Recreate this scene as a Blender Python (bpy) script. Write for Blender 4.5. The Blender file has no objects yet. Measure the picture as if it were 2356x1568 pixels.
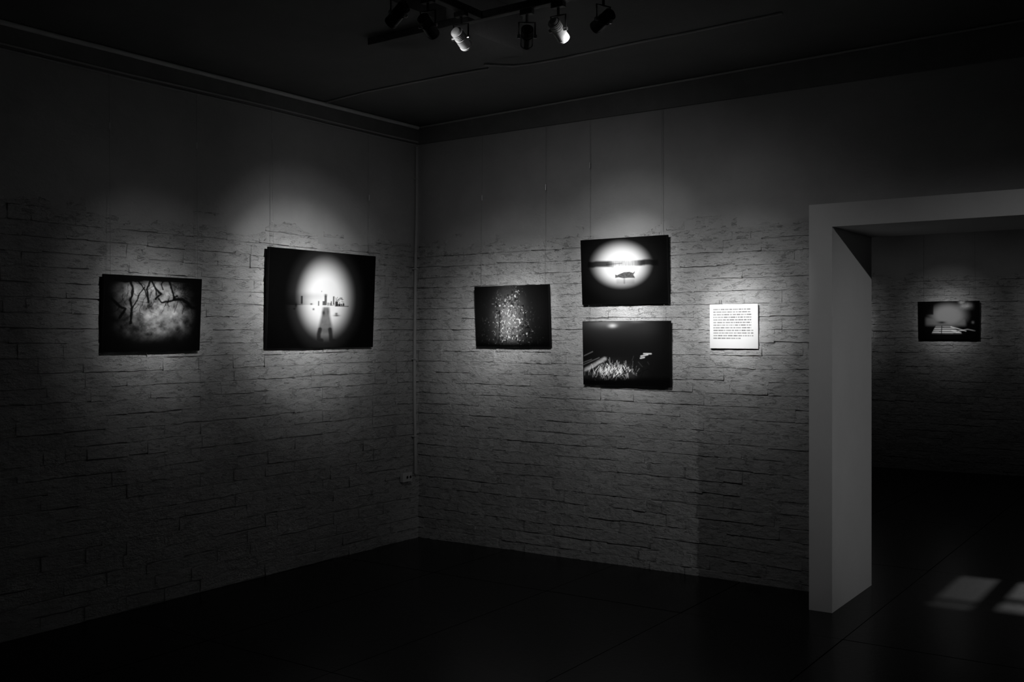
import bpy, math, random
import numpy as np
from mathutils import Vector, Matrix

# ------------------------------------------------------------------ camera, world, sun, exposure
scene = bpy.context.scene
col = scene.collection
F = 2290.0                      # focal length in pixels of the 2356 x 1568 frame
HX, HY = 1178.0, 766.0          # column of the optical axis, row of the horizon
YAW = math.atan((2822 - 1178) / F)
VIEW = np.array([-math.sin(YAW), math.cos(YAW), 0.0])
RIGHT = np.array([math.cos(YAW), math.sin(YAW), 0.0])
CAM = np.array([5.1519, -5.9186, 1.6])

cd = bpy.data.cameras.new('camera')
cam = bpy.data.objects.new('camera', cd)
col.objects.link(cam)
cam.location = CAM
cam.rotation_euler = (math.pi / 2, 0, YAW)
cd.sensor_width = 36.0
cd.lens = 36.0 * F / 2356.0
cd.shift_y = -(784.0 - HY) / 2356.0
scene.camera = cam

w = bpy.data.worlds.new('world')
scene.world = w
w.use_nodes = True
w.node_tree.nodes['Background'].inputs[0].default_value = (0.5, 0.5, 0.5, 1)
w.node_tree.nodes['Background'].inputs[1].default_value = 0.25

SUN_A, SUN_C = 0.01, 0.42       # sideways and downward run of the sunlight per metre
sd = bpy.data.lights.new('sun', 'SUN')
sun = bpy.data.objects.new('sun_next_room_window_offscreen', sd)   # daylight patch on the next room's floor
col.objects.link(sun)
sd.energy = 2.6
sd.angle = math.radians(0.6)
sun.location = (4.2, 16, 8)
sun.rotation_euler = Vector((-SUN_A, -1.0, -SUN_C)).to_track_quat('-Z', 'Y').to_euler()

vs = scene.view_settings
vs.view_transform = 'Standard'
vs.look = 'None'
vs.exposure = 0.0
vs.gamma = 1.0
vs.use_curve_mapping = False

# ------------------------------------------------------------------ helpers
SL = 0.0143                     # the old floor and ceiling rise a little towards the doorway
CEIL = 3.21
def fz(x): return SL * x
def cz(x): return CEIL + SL * x

def ray(px, py):
    return VIEW + RIGHT * (px - HX) / F + np.array([0, 0, 1.0]) * (HY - py) / F
def at_z(px, py, z):
    r = ray(px, py); return CAM + (z - CAM[2]) / r[2] * r
def at_y(px, py, y):
    r = ray(px, py); return CAM + (y - CAM[1]) / r[1] * r
def at_x(px, py, x):
    r = ray(px, py); return CAM + (x - CAM[0]) / r[0] * r

def tag(o, label=None, cat=None, group=None, kind=None):
    if label: o['label'] = label
    if cat: o['category'] = cat
    if group: o['group'] = group
    if kind: o['kind'] = kind
    return o

def empty(name, loc=(0, 0, 0), rz=0.0):
    o = bpy.data.objects.new(name, None)
    o.empty_display_size = 0.05
    o.location = loc
    o.rotation_euler = (0, 0, rz)
    col.objects.link(o)
    return o

class MB:
    def __init__(s): s.v = []; s.f = []; s.sm = []
    def add(s, v, f, smooth=False):
        n = len(s.v)
        s.v += [tuple(p) for p in v]
        s.f += [tuple(i + n for i in q) for q in f]
        s.sm += [smooth] * len(f)
        return s
    def box(s, x0, x1, y0, y1, z0, z1, bev=0.0, M=None):
        if bev <= 0:
            v = [(x, y, z) for z in (z0, z1) for y in (y0, y1) for x in (x0, x1)]
            f = [(0, 2, 3, 1), (4, 5, 7, 6), (0, 1, 5, 4), (2, 6, 7, 3), (0, 4, 6, 2), (1, 3, 7, 5)]
        else:
            import bmesh
            bm = bmesh.new()
            bmesh.ops.create_cube(bm, size=1.0)
            for q in bm.verts:
                q.co = Vector(((x0 + x1) / 2 + q.co.x * (x1 - x0), (y0 + y1) / 2 + q.co.y * (y1 - y0), (z0 + z1) / 2 + q.co.z * (z1 - z0)))
            bmesh.ops.bevel(bm, geom=bm.edges[:], offset=bev, segments=2, affect='EDGES', profile=0.6)
            bm.verts.index_update()
            v = [tuple(q.co) for q in bm.verts]
            f = [tuple(q.index for q in p.verts) for p in bm.faces]
            bm.free()
        if M is not None: v = [tuple(M @ Vector(p)) for p in v]
        return s.add(v, f)
    def tube(s, pts, r, n=10, caps=True):
        pts = [Vector(p) for p in pts]
        rings = []
        up = Vector((0, 0, 1))
        for i, p in enumerate(pts):
            d = (pts[min(i + 1, len(pts) - 1)] - pts[max(i - 1, 0)]).normalized()
            a = d.cross(up if abs(d.z) < 0.9 else Vector((1, 0, 0))).normalized()
            b = d.cross(a).normalized()
            rings.append([p + (a * math.cos(2 * math.pi * k / n) + b * math.sin(2 * math.pi * k / n)) * r for k in range(n)])
        v = [q for g in rings for q in g]
        f = [(i * n + k, i * n + (k + 1) % n, (i + 1) * n + (k + 1) % n, (i + 1) * n + k) for i in range(len(pts) - 1) for k in range(n)]
        s.add(v, f, True)
        if caps:
            s.add(rings[0], [tuple(range(n))]); s.add(rings[-1], [tuple(reversed(range(n)))])
        return s
    def lathe(s, prof, M, n=28):
        # profile of (radius, height) turned about local z
        v = []
        for r, h in prof:
            for k in range(n):
                a = 2 * math.pi * k / n
                v.append(tuple(M @ Vector((r * math.cos(a), r * math.sin(a), h))))
        f = [(i * n + k, i * n + (k + 1) % n, (i + 1) * n + (k + 1) % n, (i + 1) * n + k) for i in range(len(prof) - 1) for k in range(n)]
        return s.add(v, f, False)
    def build(s, name, m, parent=None, smooth=None):
        me = bpy.data.meshes.new(name)
        me.from_pydata([tuple(map(float, p)) for p in s.v], [], s.f)
        me.polygons.foreach_set('use_smooth', s.sm if smooth is None else [smooth] * len(s.f))
        me.materials.append(m)
        me.update()
        o = bpy.data.objects.new(name, me)
        col.objects.link(o)
        if parent: o.parent = parent
        return o

def mat(name, base, rough=0.6, spec=0.3, metal=0.0, noise=None, bump=None, emit=None):
    m = bpy.data.materials.new(name)
    m.use_nodes = True
    nt = m.node_tree; N = nt.nodes; L = nt.links
    b = N['Principled BSDF']
    b.inputs['Base Color'].default_value = (base, base, base, 1)
    b.inputs['Roughness'].default_value = rough
    b.inputs['Specular IOR Level'].default_value = spec
    b.inputs['Metallic'].default_value = metal
    g = N.new('ShaderNodeNewGeometry')
    def tex(scale, detail, rgh=0.6, stretch=(1, 1, 1)):
        mp = N.new('ShaderNodeMapping'); mp.inputs['Scale'].default_value = stretch
        L.new(g.outputs['Position'], mp.inputs['Vector'])
        t = N.new('ShaderNodeTexNoise')
        t.inputs['Scale'].default_value = scale; t.inputs['Detail'].default_value = detail; t.inputs['Roughness'].default_value = rgh
        L.new(mp.outputs['Vector'], t.inputs['Vector'])
        return t.outputs['Fac']
    if noise:
        sc, lo, hi, st = noise
        r = N.new('ShaderNodeMapRange')
        r.inputs['From Min'].default_value = 0.3; r.inputs['From Max'].default_value = 0.7
        r.inputs['To Min'].default_value = lo; r.inputs['To Max'].default_value = hi
        L.new(tex(sc, 5, 0.6, st), r.inputs['Value'])
        L.new(r.outputs['Result'], b.inputs['Base Color'])
    prev = None
    for sc, dist, st, *edge in (bump or []):
        bp = N.new('ShaderNodeBump')
        bp.inputs['Strength'].default_value = 1.0; bp.inputs['Distance'].default_value = dist
        hgt = tex(sc, 6, 0.65, st)
        if edge:                # sharp flakes and cracks instead of soft lumps
            mr = N.new('ShaderNodeMapRange'); mr.interpolation_type = 'SMOOTHSTEP'
            mr.inputs['From Min'].default_value, mr.inputs['From Max'].default_value = edge[0]
            L.new(hgt, mr.inputs['Value']); hgt = mr.outputs['Result']
        L.new(hgt, bp.inputs['Height'])
        if prev: L.new(prev, bp.inputs['Normal'])
        prev = bp.outputs['Normal']
    if prev: L.new(prev, b.inputs['Normal'])
    if emit:
        b.inputs['Emission Color'].default_value = (1, 1, 1, 1)
        b.inputs['Emission Strength'].default_value = emit
    return m

M_BRICK = mat('painted_brick', 0.4, 0.75, 0.2, noise=(9, 0.51, 0.61, (1, 1, 1.6)),
              bump=[(6, 0.02, (1, 1, 2.2)), (22, 0.019, (1, 1, 2.0)), (12, 0.006, (1, 1, 3.2), (0.37, 0.44)), (70, 0.0045, (1, 1, 1.4))])
M_MORTAR = mat('painted_mortar', 0.3, 0.85, 0.1, noise=(12, 0.30, 0.40, (1, 1, 1)), bump=[(40, 0.006, (1, 1, 1))])
M_PLASTER = mat('painted_plaster', 0.4, 0.75, 0.2, noise=(3, 0.42, 0.49, (1, 1, 1)), bump=[(5, 0.012, (1, 1, 1.4)), (60, 0.0006, (1, 1, 1))])
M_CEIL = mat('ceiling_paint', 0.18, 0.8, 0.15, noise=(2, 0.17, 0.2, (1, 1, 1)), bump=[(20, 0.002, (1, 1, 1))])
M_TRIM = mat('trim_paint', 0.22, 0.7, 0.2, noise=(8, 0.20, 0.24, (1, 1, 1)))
M_PIPE = mat('pipe_paint', 0.8, 0.5, 0.3, noise=(15, 0.78, 0.85, (1, 1, 1)))
M_FLOOR = mat('floor_screed', 0.01, 0.24, 0.09, noise=(3, 0.004, 0.007, (1, 1, 1)), bump=[(30, 0.0006, (1, 1, 1))])
M_GAP = mat('floor_joint', 0.006, 0.6, 0.3)
M_DOOR = mat('portal_paint', 0.82, 0.55, 0.25, noise=(4, 0.80, 0.85, (1, 1, 1)), bump=[(90, 0.0004, (1, 1, 1))])
M_EDGE = mat('black_picture_edge', 0.006, 0.7, 0.08, noise=(30, 0.005, 0.008, (1, 1, 1)))
M_PAPER = mat('white_board', 0.8, 0.7, 0.1)
M_WIRE = mat('steel_wire', 0.35, 0.4, 0.5, metal=0.6)
M_STEEL = mat('bright_steel', 0.7, 0.3, 0.5, metal=0.9)
M_LAMP = mat('lamp_housing', 0.75, 0.4, 0.4, noise=(60, 0.7, 0.8, (1, 1, 1)))
M_DARKLAMP = mat('dark_lamp_metal', 0.05, 0.45, 0.4)
M_TRACK = mat('track_metal', 0.10, 0.5, 0.3)
M_LENS = mat('lamp_lens', 0.8, 0.2, 0.5, emit=6.0)
M_OUTLET = mat('outlet_plastic', 0.7, 0.4, 0.4)
M_HOLE = mat('socket_dark', 0.02, 0.6, 0.2)
M_CABLE = mat('painted_cable', 0.5, 0.6, 0.2)

rnd = random.Random(7)

# ------------------------------------------------------------------ large structure
RX, RY = 8.0, -8.0              # far sides of the room behind the camera
NY = 6.1                        # far wall of the next room
DX0, DX1, DZ = 3.375, 5.02, 2.19  # clear opening
PX0, PX1, PZ = 3.245, 5.15, 2.32  # outside of the portal frame
PYF, PYB = -0.40, 0.355

def slab(name, x0, x1, y0, y1, zf0, zf1, m):
    v = [(x, y, (zf0 if k == 0 else zf1)(x)) for k in (0, 1) for y in (y0, y1) for x in (x0, x1)]
    f = [(0, 2, 3, 1), (4, 5, 7, 6), (0, 1, 5, 4), (2, 6, 7, 3), (0, 4, 6, 2), (1, 3, 7, 5)]
    return tag(MB().add(v, f).build(name, m), kind='structure')

floor = slab('floor', -0.3, RX + 0.2, RY - 0.2, NY + 0.3, lambda x: fz(x) - 0.25, lambda x: fz(x) - 0.012, M_GAP)
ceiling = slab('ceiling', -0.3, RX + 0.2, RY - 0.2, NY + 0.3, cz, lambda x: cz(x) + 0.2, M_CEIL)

# floor panels: large slabs with fine open joints
jx = [at_z(1400, 1498, 0.03)[0], at_z(1815, 1478, 0.045)[0]]
pw = max(0.9, jx[1] - jx[0])
jy0 = at_z(1770, 1445, 0.04)[1]
xs = [jx[0] + pw * k for k in range(-8, 9)]
xs = [x for x in xs if -0.1 < x < RX - 0.2]
xs = [0.0] + [x for x in xs if x > 0.15] + [RX]
ph = pw * 2
ys = sorted([jy0 + ph * k for k in range(-6, 7) if RY + 0.2 < jy0 + ph * k < NY - 0.2] + [RY, NY])
for i in range(len(xs) - 1):
    for j in range(len(ys) - 1):
        g = 0.003
        x0, x1, y0, y1 = xs[i] + g, xs[i + 1] - g, ys[j] + g, ys[j + 1] - g
        dz = rnd.uniform(-0.0008, 0.0008)
        v = [(x, y, fz(x) + dz + k) for k in (-0.012, 0) for y in (y0, y1) for x in (x0, x1)]
        MB().add(v, [(4, 5, 7, 6), (0, 1, 5, 4), (2, 6, 7, 3), (0, 4, 6, 2), (1, 3, 7, 5)]).build('floor_panel', M_FLOOR, floor)

MD = 0.009                      # depth of the mortar behind the brick faces
BRICK_TOP = 2.31
def wall_mesh(boxes, name, m):
    b = MB()
    for q in boxes: b.box(*q)
    return tag(b.build(name, m), kind='structure')

ZB, ZT = -0.05, 3.36
wall_left = wall_mesh([(-0.3, -MD, RY, NY, ZB, ZT)], 'wall_left', M_MORTAR)
wall_right = wall_mesh([(-MD, PX0 + 0.06, MD, 0.345, ZB, ZT), (PX1 - 0.06, RX, MD, 0.345, ZB, ZT), (PX0 + 0.06, PX1 - 0.06, MD, 0.345, PZ - 0.06, ZT)], 'wall_right', M_MORTAR)
wall_east = wall_mesh([(RX, RX + 0.2, RY, NY, ZB, ZT)], 'wall_east', M_PLASTER)
wall_front = wall_mesh([(-0.3, RX + 0.2, RY - 0.2, RY, ZB, ZT)], 'wall_front', M_PLASTER)
# far wall of the next room, with a high window beyond the frame
WX0, WX1, WZ0, WZ1 = 3.65, 4.75, 2.05, 2.80
wall_back = wall_mesh([(-MD, WX0, NY + MD, NY + 0.2, ZB, ZT), (WX1, RX, NY + MD, NY + 0.2, ZB, ZT),
                       (WX0, WX1, NY + MD, NY + 0.2, ZB, WZ0), (WX0, WX1, NY + MD, NY + 0.2, WZ1, ZT)], 'wall_back', M_MORTAR)

# ------------------------------------------------------------------ bricks
def smooth_noise(seed):
    r = random.Random(seed)
    ws = [(r.uniform(0.8, 2.2), r.uniform(0.8, 2.4), r.uniform(0, 6.28), 1.0) for _ in range(5)] + \
         [(r.uniform(3, 7), r.uniform(3, 8), r.uniform(0, 6.28), 0.5) for _ in range(6)]
    t = sum(q[3] for q in ws)
    return lambda s, z: sum(q[3] * math.sin(q[0] * s + q[1] * z + q[2]) for q in ws) / t

def brick_mesh(L, H, seed):
    r = random.Random(seed)
    D = MD + 0.004
    nx, nz = 5, 2
    v = []; f = []
    tiltx = r.uniform(-0.003, 0.003); tiltz = r.uniform(-0.0035, 0.0035)
    for j in range(nz + 1):
        for i in range(nx + 1):
            u, w_ = i / nx, j / nz
            ix, iz = r.uniform(0, 0.003), 0.0008 + r.uniform(0, 0.0045)
            x = (u - 0.5) * (L - 2 * ix) + (r.uniform(-0.004, 0.004) if 0 < i < nx else 0)
            z = (w_ - 0.5) * (H - 2 * iz) + r.uniform(-0.002, 0.002)
            y = tiltx * (u - 0.5) * 2 + tiltz * (w_ - 0.5) * 2 + r.uniform(-0.0035, 0.0035)
            v.append((x, y, z))
    ring = [(i, 0) for i in range(nx + 1)] + [(nx, j) for j in range(1, nz + 1)] + [(i, nz) for i in range(nx - 1, -1, -1)] + [(0, j) for j in range(nz - 1, 0, -1)]
    for j in range(nz):
        for i in range(nx):
            a = j * (nx + 1) + i
            f.append((a, a + 1, a + nx + 2, a + nx + 1))
    rim = len(v)
    v += [v[j * (nx + 1) + i] for i, j in ring]
    base = len(v)
    gx, gz = r.uniform(0.0, 0.003), r.uniform(0.0, 0.003)
    for i, j in ring:
        x = (i / nx - 0.5) * (L - gx) + r.uniform(-0.0015, 0.0015); z = (j / nz - 0.5) * (H + 0.002 - gz) + r.uniform(-0.0025, 0.0025)
        v.append((x, D, z))
    n = len(ring)
    for k in range(n):
        k2 = (k + 1) % n
        f.append((rim + k2, rim + k, base + k, base + k2))
    me = bpy.data.meshes.new('brick')
    me.from_pydata(v, [], f)
    me.polygons.foreach_set('use_smooth', [True] * len(f))
    me.materials.append(M_BRICK)
    me.update()
    return me

PITCH = 0.0812
BL, BH = 0.254, 0.0805
hr = random.Random(1)
STRETCH = [brick_mesh(BL + hr.uniform(0.003, 0.010), BH + hr.uniform(-0.004, 0.007), 100 + k) for k in range(32)]
HEAD = [brick_mesh(0.124 + hr.uniform(0.003, 0.010), BH + hr.uniform(-0.004, 0.007), 300 + k) for k in range(14)]
MESHV = {m.name: (np.array([q.co[:] for q in m.vertices]), [tuple(p.vertices) for p in m.polygons]) for m in STRETCH + HEAD}

def lay_bricks(wall, s0, s1, world, rz, seed, skip=None, limit=300, view=None):
    """courses of brick along one wall; world(s, depth, z) gives the point"""
    r = random.Random(seed)
    wob = smooth_noise(seed); dep = smooth_noise(seed + 50)
    items = []
    course = 0
    z = 0.0
    while z < BRICK_TOP:
        s = s0 - r.uniform(0.02, 0.2) if course % 2 else s0 - 0.002
        flem = r.random() < 0.35
        k = 0
        while s < s1:
            head = flem and k % 2 == 1 or r.random() < 0.08
            Lb = (0.124 if head else BL)
            me = r.choice(HEAD if head else STRETCH)
            c = s + Lb / 2
            sc = 1.0
            a, b = max(s, s0), min(s + Lb, s1)
            if b - a > 0.03:
                sc = (b - a) / Lb; c = (a + b) / 2
                zc = z + PITCH / 2 + 0.008 * wob(c * 1.3, z) + r.uniform(-0.003, 0.003)
                d = 0.004 * dep(c, z) + r.uniform(-0.003, 0.003)
                if not (skip and skip(a, b, z)):
                    items.append((c, zc, d, sc, me, r.uniform(-0.014, 0.014)))
            s += Lb + r.uniform(0.0, 0.003)
            k += 1
        z += PITCH; course += 1
    def size(it):
        P = np.array(world(it[0], 0, it[1])); D = P - CAM
        zc = D @ VIEW
        if zc < 0.5: return -1
        px, py = HX + F * (D @ RIGHT) / zc, HY - F * D[2] / zc
        if view and not (view[0] < px < view[1] and -20 < py < 1590): return -zc - 100
        return -zc
    order = sorted(items, key=size, reverse=True)
    M0 = Matrix.Rotation(rz, 4, 'Z')
    joined = MB()
    for n, it in enumerate(order):
        c, zc, d, sc, me, roll = it
        P = world(c, -d, zc + fz(0))
        M = Matrix.Translation(Vector(P)) @ M0 @ Matrix.Rotation(roll, 4, 'Y') @ Matrix.Diagonal((sc, 1, 1, 1))
        if n < limit:
            o = bpy.data.objects.new('brick', me)
            col.objects.link(o)
            o.parent = wall
            o.matrix_local = M
        else:
            vv, ff = MESHV[me.name]
            A = np.array(M)
            joined.add((vv @ A[:3, :3].T + A[:3, 3]).tolist(), ff, True)
    if joined.v:
        tag(joined.build('brickwork', M_BRICK, wall), kind='stuff')

lay_bricks(wall_right, 0.0, PX0 + 0.06, lambda s, d, z: (s, d, z), 0.0, 11, view=(960, 1862))
# left wall: s runs from the corner towards the camera
lay_bricks(wall_left, 0.0, 7.9, lambda s, d, z: (-d, -s, z), math.pi / 2, 12, view=(0, 966))
lay_bricks(wall_back, 1.0, 4.4, lambda s, d, z: (s, NY + d, z), 0.0, 13, view=(2000, 2356), skip=lambda a, b, z: b > WX0 and z > WZ0 - 0.1)

# bricks of the far stretch of the right wall, past the doorway
far = MB()
rr = random.Random(5)
zz = 0.0; cc = 0
while zz < BRICK_TOP:
    s = PX1 - 0.06 - (0.1 if cc % 2 else 0)
    while s < RX:
        vv, ff = MESHV[rr.choice(STRETCH).name]
        if s > PX1 - 0.2:
            A = np.array(vv); A[:, 0] = np.clip(A[:, 0] + s + BL / 2, PX1 - 0.06, RX); A[:, 2] += zz + PITCH / 2; A[:, 1] += rr.uniform(-0.004, 0.004)
            far.add(A.tolist(), ff, True)
        s += BL + 0.008
    zz += PITCH; cc += 1
tag(far.build('brickwork', M_BRICK, wall_right), kind='stuff')

# ------------------------------------------------------------------ smooth plaster above the bricks, with a ragged lower edge
def plaster(wall, s0, s1, world, seed, hole=None):
    nz_ = smooth_noise(seed)
    r = random.Random(seed)
    step = 0.05
    n = int((s1 - s0) / step)
    rows = [0.0, 0.012, 0.03, 0.08, 0.14, 0.22, 0.32, 0.44, 0.58, 0.72, 0.86, 1.0]
    edge = []
    e = 0.0
    for i in range(n + 1):
        if r.random() < 0.22: e = r.choice([0, 0, 0.5, -1, 1, 1.5, -0.5]) * PITCH
        edge.append(BRICK_TOP - 0.075 + 0.35 * e + r.uniform(-0.006, 0.006))
    v = []
    for j, t in enumerate(rows):
        for i in range(n + 1):
            s = s0 + (s1 - s0) * i / n
            z = edge[i] + (ZT - 0.005 - edge[i]) * t
            d = (-0.005 if j == 0 else -0.001 if j == 1 else 0.002 if j == 2 else 0.005) + 0.004 * nz_(s * 1.6, z * 2.2) + (r.uniform(-0.001, 0.001))
            v.append(world(s, -d, z))
    f = [(j * (n + 1) + i, j * (n + 1) + i + 1, (j + 1) * (n + 1) + i + 1, (j + 1) * (n + 1) + i) for j in range(len(rows) - 1) for i in range(n)]
    if hole:
        f = [q for q in f if not hole(np.mean([v[k] for k in q], axis=0))]
    o = MB().add(v, f, True).build('plaster', M_PLASTER, wall)
    return o
plaster(wall_right, 0.0, RX, lambda s, d, z: (s, d, z), 21)
plaster(wall_left, 0.0, 7.95, lambda s, d, z: (-d, -s, z), 22)
plaster(wall_back, 1.0, WX0, lambda s, d, z: (s, NY + d, z), 23)

# ------------------------------------------------------------------ dark band under the ceiling and its mouldings
BZ = 3.075
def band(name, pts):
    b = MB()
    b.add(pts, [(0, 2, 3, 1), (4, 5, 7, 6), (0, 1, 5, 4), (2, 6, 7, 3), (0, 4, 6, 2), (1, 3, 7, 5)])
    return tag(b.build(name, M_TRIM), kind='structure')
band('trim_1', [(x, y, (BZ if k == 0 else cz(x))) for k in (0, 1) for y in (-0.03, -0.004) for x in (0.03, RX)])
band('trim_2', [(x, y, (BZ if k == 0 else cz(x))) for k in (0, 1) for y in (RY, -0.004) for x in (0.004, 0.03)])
# light bead along the ceiling edge of the right wall
b = MB()
b.tube([(0.04, -0.036, cz(0) - 0.008), (RX, -0.036, cz(RX) - 0.008)], 0.007, 8)
tag(b.build('trim_3', M_CABLE), kind='structure')

# ------------------------------------------------------------------ white portal of the doorway
door = empty('door_1', ((PX0 + PX1) / 2, 0, fz(PX0)))
tag(door, 'wide white box portal of the doorway to the next room', kind='structure')
def portal_part(name, x0, x1, z1, z0=None):
    z0a, z0b = (fz(x0), fz(x1)) if z0 is None else (z0, z0)
    v = [(x, y, z) for k in (0, 1) for y in (PYF, PYB) for x, z in ((x0, z0a if k == 0 else z1), (x1, z0b if k == 0 else z1))]
    ox, oz = (PX0 + PX1) / 2, fz(PX0)
    v = [(p[0] - ox, p[1], p[2] - oz) for p in v]
    MB().add(v, [(0, 2, 3, 1), (4, 5, 7, 6), (0, 1, 5, 4), (2, 6, 7, 3), (0, 4, 6, 2), (1, 3, 7, 5)]).build(name, M_DOOR, door)
portal_part('jamb', PX0, DX0, PZ)
portal_part('jamb', DX1, PX1, PZ)
portal_part('head', DX0, DX1, PZ, DZ)

# ------------------------------------------------------------------ window of the next room (daylight on the floor comes from it)
win = empty('window_1', ((WX0 + WX1) / 2, NY + 0.1, WZ0))
tag(win, 'high barred window of the next room', kind='structure')
wb = MB()
cx0 = (WX0 + WX1) / 2
def wbox(x0, x1, z0, z1, y0=-0.03, y1=0.03): wb.box(x0 - cx0, x1 - cx0, y0, y1, z0 - WZ0, z1 - WZ0)
def patch(xa, xb, ya, yb):        # patch of sun on the floor -> opening in the window
    xm = lambda x, y: x + SUN_A * (NY + 0.1 - y)
    zm = lambda y: 0.055 + SUN_C * (NY + 0.1 - y)
    ym = (ya + yb) / 2
    return xm(xa, ym), xm(xb, ym), zm(yb), zm(ya)
lights = [(patch(3.775, 3.99, 0.26, 0.93), patch(3.775, 3.99, 0.06, 0.17)), (patch(4.115, 4.42, 0.45, 0.93), patch(4.115, 4.42, 0.12, 0.35))]
xe = WX0
for lo_, hi_ in lights:
    wbox(xe, lo_[0], WZ0, WZ1); xe = lo_[1]
    wbox(lo_[0], lo_[1], WZ0, lo_[2]); wbox(lo_[0], lo_[1], hi_[3], WZ1); wbox(lo_[0], lo_[1], lo_[3], hi_[2], -0.006, 0.006)
wbox(xe, WX1, WZ0, WZ1)
wb.build('window_frame', M_TRIM, win)
gl = bpy.data.materials.new('clear_glass'); gl.use_nodes = True
nt = gl.node_tree; nt.nodes.clear()
o_ = nt.nodes.new('ShaderNodeOutputMaterial'); t_ = nt.nodes.new('ShaderNodeBsdfTransparent'); t_.inputs[0].default_value = (0.85, 0.85, 0.85, 1)
nt.links.new(t_.outputs[0], o_.inputs[0])
for pr in lights:
    for xa, xb, za, zb in pr:
        MB().box(xa - cx0, xb - cx0, -0.003, 0.003, za - WZ0, zb - WZ0).build('pane', gl, win)

# ------------------------------------------------------------------ ceiling beam, pipes and cables
bx1, by1 = 2.233, -1.76
b = MB()
v = [(x, y, (3.03 if k == 0 else cz(x) - 0.001)) for k in (0, 1) for y in (RY, by1) for x in (1.75, bx1)]
b.add(v, [(0, 2, 3, 1), (4, 5, 7, 6), (0, 1, 5, 4), (2, 6, 7, 3), (0, 4, 6, 2), (1, 3, 7, 5)])
tag(b.build('trim_4', M_CEIL), kind='structure')

b = MB().tube([(0.046, RY + 0.05, cz(0) - 0.016), (0.046, -0.06, cz(0) - 0.016)], 0.014, 12)
pp = b.build('ceiling_pipe', M_PIPE)
tag(pp, 'light painted pipe running along the top of the left brick wall', 'pipe')
for k, zz_ in enumerate((BZ - 0.008, BZ + 0.012)):
    b = MB().tube([(0.012 if k == 0 else 0.037, y, zz_ + 0.003 * math.sin(y * 3)) for y in np.linspace(-4.5, -0.05, 30)], 0.006, 8)
    tag(b.build('wall_cable', M_CABLE), 'thin cable under the dark band of the left brick wall' if k == 0 else 'thin cable on the face of the dark band, above another cable', 'cable')

# conduit down the corner
pts = []
for i, z in enumerate(np.linspace(3.05, 0.51, 34)):
    y = -0.05 - 0.022 * (1 / (1 + math.exp((z - 2.35) * 9))) + 0.0035 * math.sin(z * 4.1)
    pts.append((0.026 + 0.003 * math.sin(z * 3.0), y, z))
cdt = empty('corner_conduit', (0.026, -0.06, 0.5))
o = MB().tube([Vector(p) - Vector((0.026, -0.06, 0.5)) for p in pts], 0.0115, 12).build('conduit_tube', M_CABLE, cdt)
for z in (2.8, 2.1, 1.4, 0.8):
    y = min(pts, key=lambda p: abs(p[2] - z))[1]
    MB().box(0.0 - 0.026 + 0.002, 0.04 - 0.026, y - 0.016 + 0.06, y + 0.016 + 0.06, z - 0.5 - 0.006, z - 0.5 + 0.006, 0.002).build('clip', M_CABLE, cdt)
tag(cdt, 'thin pale conduit running down the corner of the brick walls to a socket', 'conduit')

# double socket
P = at_x(934, 1097, 0.02)
so = empty('wall_socket', (0.004, P[1], P[2] - 0.035))
MB().box(0, 0.034, -0.052, 0.052, 0, 0.07, 0.005).build('socket_box', M_OUTLET, so)
for yy in (-0.004, 0.032):
    fo = MB().lathe([(0.0, 0.0345), (0.015, 0.0345), (0.017, 0.036), (0.019, 0.0345)], Matrix.Translation((0, yy, 0.035)) @ Matrix.Rotation(math.pi / 2, 4, 'Y'), 20).build('socket_face', M_OUTLET, so)
    MB().lathe([(0.0, 0.0355), (0.011, 0.0355), (0.011, 0.0345)], Matrix.Translation((0, yy, 0.035)) @ Matrix.Rotation(math.pi / 2, 4, 'Y'), 16).build('recess', M_HOLE, fo)
tag(so, 'small white double socket box low on the left wall beside the corner', 'socket')

# cable across the ceiling
def ceil_pts(px_list):
    out = []
    for q in px_list:
        p = at_z(q[0], q[1], 3.22); z = cz(p[0]) - 0.007
        p = at_z(q[0], q[1], z); out.append((p[0], p[1], cz(p[0]) - 0.007))
    return out
A = ceil_pts([(742, 238), (840, 212), (940, 192), (1040, 172), (1125, 158)])
B = ceil_pts([(1114, 148), (1145, 150), (1180, 152), (1230, 146), (1300, 133), (1400, 112), (1480, 95), (1570, 78), (1800, 30)])
ca = MB().tube(A, 0.006, 8).build('ceiling_cable', M_CABLE)
tag(ca, 'thin cable clipped across the ceiling from the left wall to a small joint', 'cable')
cb = MB().tube(B, 0.006, 8).build('ceiling_cable', M_CABLE)
tag(cb, 'bent cable end on the ceiling running on from the joint towards the doorway', 'cable')

# ------------------------------------------------------------------ lighting track
TZ0, TZ1 = 2.995, 3.03
TY, TX = -2.39, 2.45
def track(name, x0, x1, y0, y1, label, rods):
    t = empty(name, ((x0 + x1) / 2, (y0 + y1) / 2, TZ0))
    ox, oy = t.location.x, t.location.y
    MB().box(x0 - ox, x1 - ox, y0 - oy, y1 - oy, 0, TZ1 - TZ0, 0.004).build('rail', M_TRACK, t)
    for x, y in rods:
        rd_ = MB().tube([(x - ox, y - oy, TZ1 - TZ0 - 0.002), (x - ox, y - oy, cz(x) - TZ0 - 0.001)], 0.006, 10).build('hanger_rod', M_TRACK, t)
        MB().lathe([(0.0, 0), (0.03, 0), (0.026, -0.018), (0.006, -0.02)], Matrix.Translation((x - ox, y - oy, cz(x) - TZ0 - 0.001)), 20).build('ceiling_rose', M_TRACK, rd_)
    return tag(t, label, 'track')
track('lighting_track', 1.77, 7.7, TY - 0.018, TY + 0.018, 'long dark lighting track hung parallel to the wall with the doorway', [(3.35, TY), (4.9, TY), (6.8, TY)])
track('lighting_track', TX - 0.018, TX + 0.018, -4.6, TY - 0.019, 'dark lighting track branching at right angles from the longer track', [(TX, -3.6)])
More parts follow.
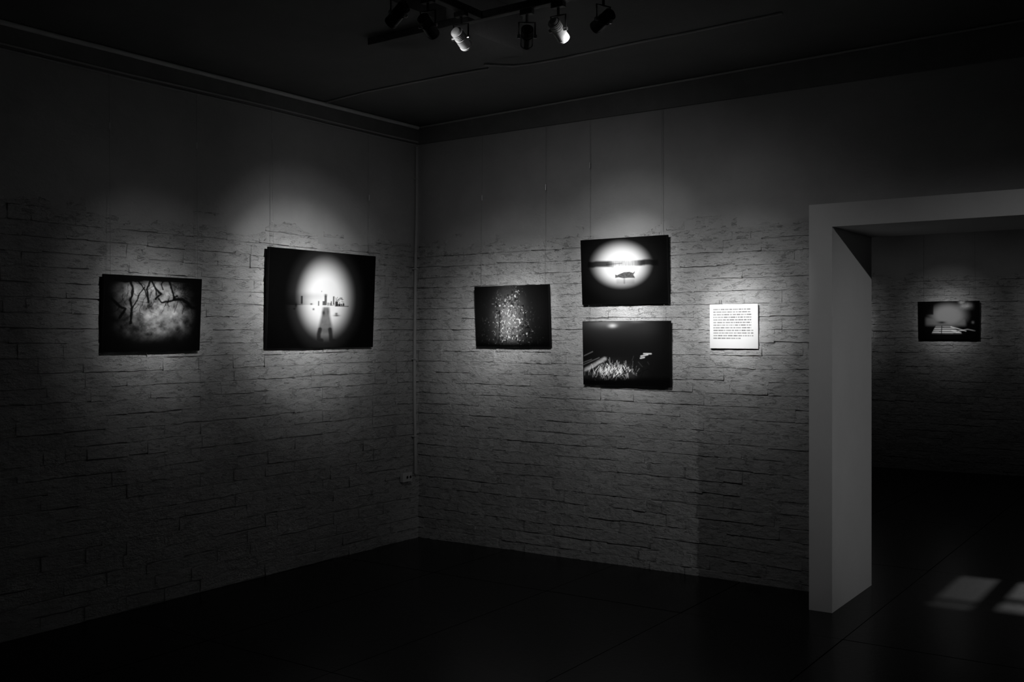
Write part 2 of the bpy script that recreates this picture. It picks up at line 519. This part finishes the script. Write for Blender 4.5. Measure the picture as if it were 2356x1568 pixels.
track('lighting_track', 1.2, 4.4, 4.08, 4.116, 'dark lighting track on the ceiling of the next room', [(1.6, 4.098), (3.9, 4.098)])

def spotlight(pos, target, label, core, spill, core_deg=None, spill_deg=110, track_xy=None, size=1.0, dark=False, radius=0.012, wide=1.0, tail=1.0, off=None):
    pos = Vector(pos); target = Vector(target)
    tx, ty = track_xy
    t = empty('track_spotlight', (tx, ty, TZ0))
    org = Vector((tx, ty, TZ0))
    q = (target - pos).to_track_quat('-Z', 'Y')
    M = Matrix.Translation(pos - org) @ q.to_matrix().to_4x4()
    R0 = 0.027 * size; HL = 0.056 * size
    hm = M_DARKLAMP if dark else M_LAMP
    MB().box(-0.03, 0.03, -0.014, 0.014, -0.022, 0.0, 0.003).build('track_adapter', M_DARKLAMP, t)
    top = pos - org
    MB().tube([(0, 0, -0.02), (0, 0, (top.z + 0.062))], 0.006, 10).build('stem', M_DARKLAMP, t)
    # yoke: a U around the barrel, hung from the stem
    side = (M.to_3x3() @ Vector((1, 0, 0))); side.z = 0; side.normalize()
    y = MB()
    hb = top + Vector((0, 0, 0.06))
    y.tube([Vector((0, 0, top.z + 0.066)), hb, hb + side * (R0 + 0.008), top + side * (R0 + 0.008)], 0.004, 8)
    y.tube([hb, hb - side * (R0 + 0.008), top - side * (R0 + 0.008)], 0.004, 8)
    yo = y.build('yoke', M_DARKLAMP, t)
    for sg in (-1, 1):
        pm = Matrix.Translation(top + side * sg * (R0 + 0.008)) @ (side * sg).to_track_quat('Z', 'Y').to_matrix().to_4x4()
        MB().lathe([(0.0, 0.008), (0.007, 0.008), (0.008, 0.006), (0.008, -0.006), (0.0, -0.006)], pm, 14).build('pivot_knob', M_STEEL, yo)
    # barrel with cooling ribs towards the back
    prof = [(0.0, HL), (0.6 * R0, HL), (0.8 * R0, HL - 0.006)]
    h = HL - 0.008
    for k in range(4):
        prof += [(0.8 * R0, h), (0.98 * R0, h - 0.001), (0.98 * R0, h - 0.004), (0.8 * R0, h - 0.005)]; h -= 0.009
    prof += [(0.8 * R0, h), (R0, h - 0.004), (R0, -HL + 0.012), (0.96 * R0, -HL + 0.010), (0.96 * R0, -HL + 0.008)]
    ba = MB().lathe(prof, M, 28).build('barrel', hm, t)
    MB().lathe([(0.96 * R0, -HL + 0.009), (1.03 * R0, -HL + 0.008), (1.03 * R0, -HL), (0.86 * R0, -HL), (0.82 * R0, -HL + 0.008)], M, 28).build('front_ring', hm, ba)
    MB().lathe([(0.83 * R0, -HL + 0.007), (0.4 * R0, -HL + 0.005), (0.0, -HL + 0.0045)], M, 24).build('lens', M_LENS, ba)
    tag(t, label, 'spotlight', 'spotlights on the tracks')
    p = pos + (target - pos).normalized() * (HL + 0.004)
    rings = (('beam', core, core_deg, 1.0), ('spill', spill, spill_deg, 1.0)) if core_deg else \
        (('beam', core * 0.46, 13 * wide, 1.0), ('beam', core * 0.28, 21 * wide, 1.0), ('beam', core * 0.09, 34, 1.0), ('beam', core * 0.018 * tail, 64, 1.0), ('spill', core * spill, spill_deg, 1.0))
    for n_, (nm, pw_, dg, bl) in enumerate(rings):
        if pw_ <= 0: continue
        nm = f'{off}_{nm}_{n_ + 1}_offscreen' if off else f'track_spotlight_{nm}'
        ld = bpy.data.lights.new(nm, 'SPOT')
        ld.energy = pw_; ld.spot_size = math.radians(dg); ld.spot_blend = bl; ld.shadow_soft_size = radius
        lo = bpy.data.objects.new(nm, ld)
        lo.location = p; lo.rotation_euler = q.to_euler()
        col.objects.link(lo)
    return t

LZ = 2.88
def lamp_at(px, py, z=LZ): return at_z(px, py, z)
T1 = (0.03, -2.38, 1.71); T2 = (0.03, -1.24, 1.84); T3 = (0.93, -0.03, 1.71)
T4 = (1.86, -0.03, 1.98); T5 = (1.87, -0.03, 1.58); T6 = (2.63, -0.03, 1.70)
def hang(px, py, tgt, label, core, spill, cross=False, **k):
    p = lamp_at(px, py)
    if cross: p[0] = TX
    else: p[1] = TY
    return spotlight(p, tgt, label, core, spill, track_xy=(p[0], p[1]), **k)
hang(925, 30, T1, 'dark spotlight on the branch track, farthest from the long track', 215, 0.002, cross=True, dark=True, tail=0.4)
hang(988, 58, T5, 'dark spotlight on the branch track between two other lamps', 430, 0.002, cross=True, dark=True)
hang(1052, 90, T4, 'brightly lit spotlight barrel on the branch track next to the long track', 430, 0.002, cross=True)
hang(1215, 85, T3, 'dark steeply tilted spotlight on the long track beside the ceiling beam', 450, 0.002, dark=True, wide=1.1)
hang(1283, 68, T6, 'spotlight with brightly lit white barrel on the long track', 430, 0.002)
hang(1385, 45, T2, 'dark spotlight pointing at the left wall from the long track', 680, 0.001, dark=True, wide=1.22, tail=0.3)
# lamps of the parts of the two rooms outside the picture
# (right-hand lamp: unseen, added to light the doorway jamb; the track leaves the frame at the top right, and the lit inner side of the jamb faces away from all six visible lamps)
spotlight((7.55, TY, LZ), (3.6, 0.0, 1.15), 'dark spotlight at the far end of the long track added to light the doorway', 90, 0, core_deg=34, track_xy=(7.55, TY), dark=True, off='added_lamp_right')
for k, (x, pw_) in enumerate(((1.45, 80), (2.6, 90), (3.75, 80))):
    spotlight((x, 4.098, LZ), (x, NY - 0.02, 1.76), ['dark spotlight of the next room nearest its left wall', 'dark spotlight of the next room aimed at the pier print', 'dark spotlight of the next room nearest its window'][k], pw_ * 1.6, 0.004, track_xy=(x, 4.098), dark=True, off=['next_room_lamp_left', 'next_room_lamp_middle', 'next_room_lamp_right'][k])

# ------------------------------------------------------------------ prints
def homography(src, dst):
    Aa = []
    for (x, y), (u, v_) in zip(src, dst):
        Aa.append([x, y, 1, 0, 0, 0, -u * x, -u * y, -u]); Aa.append([0, 0, 0, x, y, 1, -v_ * x, -v_ * y, -v_])
    return np.linalg.svd(np.array(Aa, float))[2][-1].reshape(3, 3)

def vnoise(X, Y, seed):
    """smooth value noise on arrays"""
    xi = np.floor(X).astype(np.int64); yi = np.floor(Y).astype(np.int64)
    fx = X - xi; fy = Y - yi
    fx = fx * fx * (3 - 2 * fx); fy = fy * fy * (3 - 2 * fy)
    def h(a, b):
        n = (a * 374761393 + b * 668265263 + seed * 974711) & 0xffffffff
        n = ((n ^ (n >> 13)) * 1274126177) & 0xffffffff
        return ((n ^ (n >> 16)) & 0xffff) / 65535.0
    return (h(xi, yi) * (1 - fx) + h(xi + 1, yi) * fx) * (1 - fy) + (h(xi, yi + 1) * (1 - fx) + h(xi + 1, yi + 1) * fx) * fy
def fbm(X, Y, seed, o=4):
    t = 0; a = 0.5; s = 0
    for k in range(o):
        t = t + a * vnoise(X * 2 ** k, Y * 2 ** k, seed + k); s += a; a *= 0.55
    return t / s
def sstep(a, b, x):
    t = np.clip((x - a) / (b - a), 0, 1); return t * t * (3 - 2 * t)
def gauss(X, Y, cx, cy, rx, ry): return np.exp(-((X - cx) / rx) ** 2 - ((Y - cy) / ry) ** 2)
def seg(X, Y, pts, wd, soft):
    """coverage of a polyline"""
    d = np.full(X.shape, 1e9)
    for (x0, y0), (x1, y1) in zip(pts[:-1], pts[1:]):
        dx, dy = x1 - x0, y1 - y0; l2 = dx * dx + dy * dy + 1e-9
        t = np.clip(((X - x0) * dx + (Y - y0) * dy) / l2, 0, 1)
        d = np.minimum(d, np.hypot(X - x0 - t * dx, Y - y0 - t * dy))
    return 1 - sstep(wd / 2 - soft / 2, wd / 2 + soft / 2, d)
def rect(X, Y, x0, x1, y0, y1, s):
    return sstep(x0 - s, x0 + s, X) * (1 - sstep(x1 - s, x1 + s, X)) * sstep(y0 - s, y0 + s, Y) * (1 - sstep(y1 - s, y1 + s, Y))
def mix(a, b, m): return a * (1 - m) + b * m

def paint_branches(X, Y):
    n = fbm(X / 140, Y / 140, 3)
    V = 0.02 + 0 * X
    for cx, cy, rx, ry, k in ((970, 930, 130, 160, .34), (970, 1080, 170, 110, .26), (1230, 900, 170, 140, .32), (850, 740, 150, 150, .26),
                              (1080, 800, 130, 130, .26), (610, 620, 130, 130, .13), (1120, 640, 160, 120, .26), (960, 600, 120, 120, .26), (720, 950, 150, 160, .17), (1300, 1050, 120, 120, .12), (950, 1200, 220, 80, .07), (760, 640, 90, 120, .2)):
        V = np.maximum(V, 0) + k * gauss(X, Y, cx, cy, rx, ry) * 0.62
    V = V * np.clip(0.1 + 1.9 * (fbm(X / 75, Y / 75, 41) - .12), .1, 1.6)
    r = random.Random(4)
    for cx, cy, rx, ry, k in ((1290, 740, 70, 45, .9), (1360, 810, 60, 40, .8), (870, 1030, 70, 40, .7), (1345, 1010, 40, 70, .8), (790, 970, 50, 60, .5), (650, 960, 80, 60, .7), (1250, 1090, 50, 60, .8), (910, 880, 40, 30, .5), (1060, 1000, 45, 40, .6), (900, 1140, 50, 22, .6), (1200, 820, 25, 30, .7), (780, 1070, 90, 40, .6)):
        V = V * (1 - k * gauss(X, Y, cx, cy, rx, ry) * np.clip(0.3 + 1.3 * fbm(X / 30, Y / 30, 9), 0, 1))
    Xw = X + 22 * (fbm(X / 50, Y / 50, 15) - .5); Yw = Y + 22 * (fbm(X / 50, Y / 50, 16) - .5)
    for pts, wd in (([(690, 500), (725, 600), (715, 690), (688, 740), (715, 800), (715, 870), (708, 1010)], 26), ([(935, 480), (888, 620), (905, 770)], 24),
                    ([(935, 500), (985, 610), (1045, 675), (985, 730)], 24), ([(985, 610), (990, 690)], 16), ([(1130, 480), (1165, 600), (1192, 700), (1205, 735), (1060, 775), (1020, 730)], 22),
                    ([(1200, 735), (1300, 735), (1400, 830), (1480, 850)], 34), ([(440, 680), (560, 800), (640, 845), (580, 940)], 28), ([(860, 590), (800, 660), (775, 745), (720, 840)], 15),
                    ([(770, 500), (860, 620), (880, 690)], 15), ([(1240, 690), (1190, 720)], 16), ([(1080, 500), (1050, 560), (1070, 620)], 14), ([(420, 470), (620, 510), (900, 490), (1250, 510), (1500, 520)], 50)):
        V = V * (1 - 0.93 * seg(Xw, Yw, pts, wd, 13))
    for k in range(46):
        x, y = r.uniform(540, 1420), r.uniform(480, 830); a = r.uniform(0.6, 2.4)
        pts = [(x, y)]
        for i in range(4):
            a += r.uniform(-.7, .7); x += 34 * math.cos(a); y += 34 * math.sin(a); pts.append((x, y))
        V = V * (1 - r.uniform(.3, .6) * seg(Xw, Yw, pts, r.uniform(6, 11), 8))
    vig = sstep(395, 640, X) * (1 - sstep(1280, 1500, X)) * sstep(455, 600, Y) * (1 - sstep(1020, 1300, Y))
    V = V * vig * 2.0
    return 0.003 + 0.95 * V * np.clip(V / 0.3, 0, 1) ** 0.5

def paint_walker(X, Y):
    e = np.hypot((X - 900) / 300, (Y - 812) / 432)
    V = 0.92 * (1 - sstep(0.42, 1.2, e)) + 0.025 * (1 - sstep(0.9, 1.6, e))
    V = V * (1 - 0.25 * gauss(X, Y, 900, 1250, 300, 120))
    hz = sstep(730, 885, Y) * (1 - sstep(886, 894, Y)) * (1 - sstep(420, 880, X))
    V = V * (1 - 0.75 * hz)
    V = V * (1 - 0.25 * gauss(X, Y, 700, 790, 170, 40))
    r = random.Random(3)
    bars = [(620, 642, 788, 878), (888, 914, 785, 892), (866, 892, 845, 892), (984, 1000, 790, 882), (1016, 1040, 845, 902), (816, 828, 845, 898), (1046, 1070, 875, 900)]
    for k in range(22):
        x = r.uniform(918, 1110); h = r.uniform(8, 60) * (1.0 - abs(x - 1000) / 220); bars.append((x, x + r.uniform(5, 11), 895 - h, 896))
    for x0, x1, y0, y1 in bars: V = V * (1 - .86 * rect(X, Y, x0, x1, y0, y1, 4))
    V = V * (1 - .9 * gauss(X, Y, 901, 778, 15, 13))
    for k in range(14):
        x, y = r.uniform(1010, 1095), r.uniform(795, 850); a = r.uniform(0, 3.1)
        V = V * (1 - .75 * seg(X, Y, [(x, y), (x + 26 * math.cos(a), y + 18 * math.sin(a))], 6, 5))
    V = V * (1 - .85 * seg(X, Y, [(1010, 900), (1160, 902)], 9, 7))
    V = V * (1 - .6 * seg(X, Y, [(340, 886), (640, 888)], 7, 10))
    for cx, cy, rx, ry in ((567, 895, 14, 26), (740, 880, 14, 9), (765, 938, 11, 11), (1025, 988, 16, 12), (1028, 1008, 32, 10), (1104, 887, 14, 11), (855, 736, 4, 7), (548, 935, 14, 8)):
        V = V * (1 - .9 * gauss(X, Y, cx, cy, rx, ry))
    # blurred walking figure
    yk = np.array([890, 940, 1000, 1060, 1120, 1190, 1240]); lk = np.array([872, 868, 858, 842, 830, 815, 815]); rk = np.array([944, 946, 952, 964, 978, 992, 990])
    l = np.interp(Y, yk, lk); rt = np.interp(Y, yk, rk)
    body = sstep(l - 22, l + 22, X) * (1 - sstep(rt - 22, rt + 22, X)) * sstep(895, 930, Y) * (1 - sstep(1185, 1250, Y))
    V = mix(V, 0.09 + .07 * fbm(X / 30, Y / 30, 5), body * .9)
    for pts, wd in (([(842, 1165), (828, 1220), (830, 1280), (860, 1290)], 44), ([(955, 1165), (964, 1225), (968, 1285), (1005, 1298)], 44)):
        V = mix(V, 0.012, seg(X, Y, pts, wd, 22) * .9)
    V = mix(V, 0.012, gauss(X, Y, 880, 978, 17, 30) * .9)
    V = mix(V, 0.08, gauss(X, Y, 930, 965, 16, 36) * .6)
    return 0.001 + V

def paint_sparkle(X, Y):
    V = 0.02 * gauss(X, Y, 460, 800, 260, 300)
    env = np.zeros(X.shape)
    for cx, cy, rx, ry, k in ((515, 620, 45, 60, .75), (440, 665, 40, 45, .8), (330, 690, 22, 40, .7), (370, 700, 25, 80, .5), (470, 740, 110, 60, .8), (575, 770, 35, 40, .7), (460, 850, 120, 130, 1.0), (560, 880, 60, 90, .8), (470, 990, 140, 80, .75), (610, 940, 50, 60, .5), (350, 960, 50, 80, .4), (490, 1050, 140, 40, .35), (390, 790, 35, 60, .8)):
        env = np.maximum(env, k * gauss(X, Y, cx, cy, rx, ry))
    base = 0.36 * gauss(X, Y, 455, 850, 95, 190) * (.6 + .8 * fbm(X / 40, Y / 40, 2))
    s1 = vnoise(X / 11, Y / 14, 31); s2 = vnoise(X / 7 + 5, Y / 10, 32)
    sp = sstep(.58, .86, .55 * s1 + .45 * s2 + .16 * (env - .5))
    V = V + base + env * sp * 1.5
    V = V * (1 - .75 * sstep(.62, .9, vnoise(X / 13 + 9, Y / 18, 37)) * (env > .2))
    V = V * (1 - .9 * seg(X, Y, [(368, 760), (362, 1080)], 9, 8))
    return 0.001 + np.clip(V, 0, .95) * (1 - sstep(1020, 1085, Y))

def paint_boat(X, Y):
    e = np.hypot((X - 1462) / 262, (Y - 345) / 205)
    V = 0.84 * (1 - sstep(.46, 1.16, e)) + .005 * (1 - sstep(.9, 1.9, e))
    jag = 10 * (vnoise(X / 40, Y * 0, 8) - .5)
    bl = rect(X, Y + jag, 1160, 1400, 318, 372, 10) * (1 - sstep(1330, 1440, X))
    br = rect(X, Y + jag, 1560, 1800, 303, 354, 10) * sstep(1530, 1660, X)
    V = V * (1 - .93 * np.maximum(bl, br))
    mid = rect(X, Y, 1340, 1680, 312, 358, 9) * (.35 + .5 * vnoise(X / 9, Y / 60, 4))
    V = V * (1 - .55 * mid)
    V = V * (1 - .5 * seg(X, Y, [(1330, 345), (1470, 335)], 9, 8))
    top = np.interp(X, [1405, 1415, 1428, 1445, 1490, 1540, 1572, 1590], [430, 440, 443, 434, 416, 412, 422, 404])
    bot = np.interp(X, [1405, 1415, 1440, 1480, 1540, 1580, 1590], [470, 467, 463, 471, 468, 468, 474])
    hull = sstep(1405, 1413, X) * (1 - sstep(-6, 6, X - 1588 + 12 * np.exp(-((Y - 440) / 14) ** 2))) * sstep(top - 4, top + 4, Y) * (1 - sstep(bot - 5, bot + 5, Y))
    V = mix(V, .012, hull * (.85 + .1 * vnoise(X / 12, Y / 8, 2)))
    V = V * (1 - .4 * seg(X, Y, [(1492, 470), (1492, 515)], 14, 14))

    V = V * (1 - .25 * rect(X, Y, 1420, 1585, 478, 520, 12))
    return 0.001 + V

def paint_grass(X, Y):
    V = 0.004 + .022 * np.exp(-((Y - 860) / 130) ** 2) * (1 - sstep(1650, 1900, X)) + .12 * gauss(X, Y, 1330, 858, 150, 45)
    V = V + .5 * gauss(X, Y, 1385, 893, 34, 17) + .1 * gauss(X, Y, 1600, 850, 70, 20)
    r = random.Random(12)
    V = V + .5 * seg(X, Y, [(1140, 1285), (1225, 1240), (1310, 1192)], 30, 26) * (.4 + .9 * fbm(X / 25, Y / 25, 3))
    for q in (([(1120, 1240), (1260, 1180)], 7), ([(1125, 1160), (1200, 1125)], 8), ([(1120, 1220), (1190, 1195)], 6), ([(1120, 1300), (1240, 1250)], 9)):
        V = V + .12 * seg(X, Y, q[0], q[1], 10)
    env = np.maximum(gauss(X, Y, 1350, 1310, 190, 75), .8 * gauss(X, Y, 1500, 1320, 90, 70))
    V = V + .08 * env * fbm(X / 30, Y / 30, 6)
    for k in range(230):
        x = r.gauss(1370, 110); y = r.gauss(1315, 36)
        a = r.uniform(-2.3, -.8); l = r.uniform(15, 60)
        amp = math.exp(-((x - 1360) / 210) ** 2 - ((y - 1315) / 70) ** 2)
        V = V + r.uniform(.15, .85) * amp * seg(X, Y, [(x, y), (x + l * math.cos(a), y + l * math.sin(a))], r.uniform(4, 8), 6)
    for k in range(60):
        x = r.gauss(1400, 110); y = r.gauss(1320, 40); a = r.uniform(-1.2, -.3)
        V = V * (1 - .6 * seg(X, Y, [(x, y), (x + 60 * math.cos(a), y + 60 * math.sin(a))], 7, 6))
    for pts in ([(1665, 1150), (1730, 1152)], [(1635, 1190), (1668, 1184)], [(1640, 1172), (1700, 1160)]):
        V = V + .6 * seg(X, Y, pts, 11, 11)
    return 0.001 + np.clip(V, 0, .95) * (1 - sstep(1345, 1400, Y))

def paint_pier(X, Y):
    V = .24 * (1 - sstep(.45, 1.1, np.hypot((X - 970) / 270, (Y - 660) / 165)))
    V = np.maximum(V, .16 * rect(X, Y, 690, 1180, 690, 785, 25))
    V = V * (1 - .95 * rect(X, Y, 560, 785, 470, 655, 12))
    V = V + .62 * np.maximum(gauss(X, Y, 1190, 545, 62, 34), gauss(X, Y, 1140, 500, 35, 28)) * (.5 + .8 * fbm(X / 22, Y / 22, 5))
    V = V * (1 - .93 * gauss(X, Y, 890, 748, 50, 14))
    left = np.interp(Y, [760, 880], [830, 765]); right = np.interp(Y, [760, 880], [960, 1130])
    pl = sstep(left - 8, left + 8, X) * (1 - sstep(right - 20, right + 20, X)) * rect(X, Y, 600, 1300, 768, 882, 6)
    V = mix(V, .12 + .75 * (np.sin(Y / 3.6) > -.1) * sstep(770, 860, Y), pl * .9)
    V = V * (1 - .9 * seg(X, Y, [(888, 790), (884, 882)], 10, 6))
    for pts in ([(1000, 800), (1080, 820), (1180, 850)], [(1090, 850), (1200, 828), (1290, 845)], [(1010, 845), (1120, 870)]):
        V = V + .55 * seg(X, Y, pts, 12, 10)
    V = V + .3 * gauss(X, Y, 1268, 745, 16, 14)
    V = V * (1 - sstep(1250, 1320, X)) + 0
    return 0.001 + np.clip(V, 0, .9) * (1 - sstep(880, 900, Y))

def paint_text(X, Y):
    V = 0.86 + 0 * X
    r = random.Random(2)
    for k, y in enumerate(np.linspace(470, 1000, 12)):
        xe = 1165 if k < 11 else 980
        if 8 <= k <= 10: xe = 1200
        x = 475
        while x < xe - 8:
            wd = min(r.uniform(18, 95), xe - x)
            tone = r.uniform(.12, .35)
            m = rect(X, Y, x, x + wd, y - 10, y + 10, 3.0)
            V = mix(V, V * tone, m * (.65 + .35 * vnoise(X / 9 + k * 7, Y * 0, 77)))
            x += wd + r.uniform(9, 14)
    return V

M_PRINT = bpy.data.materials.new('photo_print')
M_PRINT.use_nodes = True
_b = M_PRINT.node_tree.nodes['Principled BSDF']
_b.inputs['Roughness'].default_value = 0.55
_b.inputs['Specular IOR Level'].default_value = 0.06
_a = M_PRINT.node_tree.nodes.new('ShaderNodeVertexColor'); _a.layer_name = 'print'
M_PRINT.node_tree.links.new(_a.outputs['Color'], _b.inputs['Base Color'])

def print_face(name, W, H, nx, nz, y, paint, corners, parent):
    """flat print, W x H; corners are the four corners of the painted area in the painter's units (tl, tr, br, bl)"""
    Hm = homography([(0, 0), (1, 0), (1, 1), (0, 1)], corners)
    U, V_ = np.meshgrid(np.linspace(0, 1, nx + 1), np.linspace(0, 1, nz + 1))
    Q = np.stack([U, V_, np.ones_like(U)], -1) @ Hm.T
    X, Y = Q[..., 0] / Q[..., 2], Q[..., 1] / Q[..., 2]
    val = np.clip(paint(X, Y), 0.0008, 0.92).ravel()
    v = np.stack([(U.ravel() - .5) * W, np.full(U.size, y), (1 - V_.ravel()) * H], -1)
    idx = np.arange((nx + 1) * (nz + 1)).reshape(nz + 1, nx + 1)
    f = np.stack([idx[1:, :-1], idx[1:, 1:], idx[:-1, 1:], idx[:-1, :-1]], -1).reshape(-1, 4)
    me = bpy.data.meshes.new(name)
    me.from_pydata(v.tolist(), [], f.tolist())
    ca_ = me.color_attributes.new('print', 'FLOAT_COLOR', 'POINT')
    c4 = np.ones((len(val), 4), np.float32); c4[:, :3] = val[:, None]
    ca_.data.foreach_set('color', c4.ravel())
    me.materials.append(M_PRINT); me.update()
    o = bpy.data.objects.new(name, me); col.objects.link(o); o.parent = parent
    return o

def picture(label, wall, s0, s1, z0, z1, paint, corners, nx, nz, wires, gap=0.012, lean=0.055, T=0.024, back_gap=None):
    """wall: 'right' / 'left' / 'back'; s measured along the wall from left to right as seen"""
    W, H = s1 - s0, z1 - z0
    sc_ = (s0 + s1) / 2
    if wall == 'right': loc, rz = (sc_, -gap, z0), 0.0
    elif wall == 'back': loc, rz = (sc_, NY - gap, z0), 0.0
    else: loc, rz = (gap, sc_, z0), math.pi / 2
    e = empty('framed_print', loc)
    e.rotation_euler = (lean, 0, rz)
    MB().box(-W / 2, W / 2, -T, 0, 0, H, 0.0025).build('panel', M_EDGE, e)
    print_face('print', W - 0.006, H - 0.006, nx, nz, -T - 0.0006, paint, corners, e).location.z = 0.003
    inv = (Matrix.Translation(loc) @ Matrix.Rotation(rz, 4, 'Z') @ Matrix.Rotation(lean, 4, 'X')).inverted()
    for ws, ztop, zgrip in wires:
        if wall == 'left': top = Vector((0.034, ws, ztop)); bot = Vector((gap + 0.012 + lean * H, ws, z1 - 0.012))
        else:
            yo_ = NY if wall == 'back' else 0
            top = Vector((ws, yo_ - 0.034, ztop)); bot = Vector((ws, yo_ - gap - 0.012 - lean * H, z1 - 0.012))
        wo = MB().tube([inv @ top, inv @ bot], 0.0011, 6).build('hanging_wire', M_WIRE, e)
        if zgrip:
            t = (ztop - zgrip) / (ztop - z1)
            p = top.lerp(bot, t)
            MB().tube([inv @ (p + Vector((0, 0, 0.02))), inv @ (p + Vector((0, 0, 0.012))), inv @ (p - Vector((0, 0, 0.012))), inv @ (p - Vector((0, 0, 0.02)))], 0.0032, 8).build('wire_gripper', M_STEEL, wo)
    return tag(e, label, 'picture')

WT = 3.072
picture('small dark print of bare branches and blurred pale leaves', 'left', -2.73, -2.077, 1.494, 1.933, paint_branches,
        [(410, 445), (1525, 497), (1495, 1335), (395, 1330)], 240, 160, [(-2.685, WT, 2.77), (-2.10, WT, 2.75)])
picture('large dark print of a blurred walking figure before a skyline', 'left', -1.555, -0.552, 1.498, 2.167, paint_walker,
        [(265, 245), (1462, 335), (1445, 1360), (245, 1385)], 280, 220, [(-1.51, WT, 2.90), (-0.60, WT, 2.60)], lean=0.045)
picture('small dark print of a tower of glittering white specks', 'right', 0.60, 1.262, 1.502, 1.947, paint_sparkle,
        [(140, 545), (805, 528), (822, 1092), (155, 1085)], 260, 180, [(0.657, WT, 2.61), (1.225, WT, 2.64)])
picture('dark print of a small boat in a round white glow, hung above another print', 'right', 1.527, 2.19, 1.797, 2.243, paint_boat,
        [(1097, 128), (1875, 85), (1890, 695), (1105, 712)], 240, 170, [(1.59, WT, 2.76), (2.14, WT, None)])
picture('dark print of pale grass stalks under a black sky, hung below another print', 'right', 1.536, 2.203, 1.245, 1.682, paint_grass,
        [(1113, 853), (1895, 862), (1898, 1455), (1115, 1420)], 280, 190, [(1.58, 1.79, None), (2.155, 1.79, None)], lean=0.03)
picture('small dark print of a pale pier and cloud on the wall of the next room', 'back', 2.279, 2.93, 1.53, 1.961, paint_pier,
        [(590, 500), (1345, 487), (1340, 945), (600, 950)], 200, 130, [(2.34, WT, None), (2.87, WT, None)])

# text board
sb = empty('text_board', (2.634, -0.014, 1.504))
sb.rotation_euler = (0.02, 0, 0)
MB().box(-0.161, 0.161, -0.006, 0, 0, 0.279, 0.001).build('board', M_PAPER, sb)
print_face('printed_text', 0.321, 0.278, 260, 200, -0.0066, paint_text, [(408, 376), (1282, 378), (1280, 1184), (408, 1186)], sb)
for x in (-0.098, -0.085, 0.068):
    nl = MB().tube([(x, 0.004, 0.262), (x, 0.0, 0.279), (x - 0.002, 0.006, 0.305)], 0.0013, 6).build('hanging_loop', M_HOLE, sb)
tag(sb, 'bright white text board with twelve printed lines beside the doorway', 'sign')
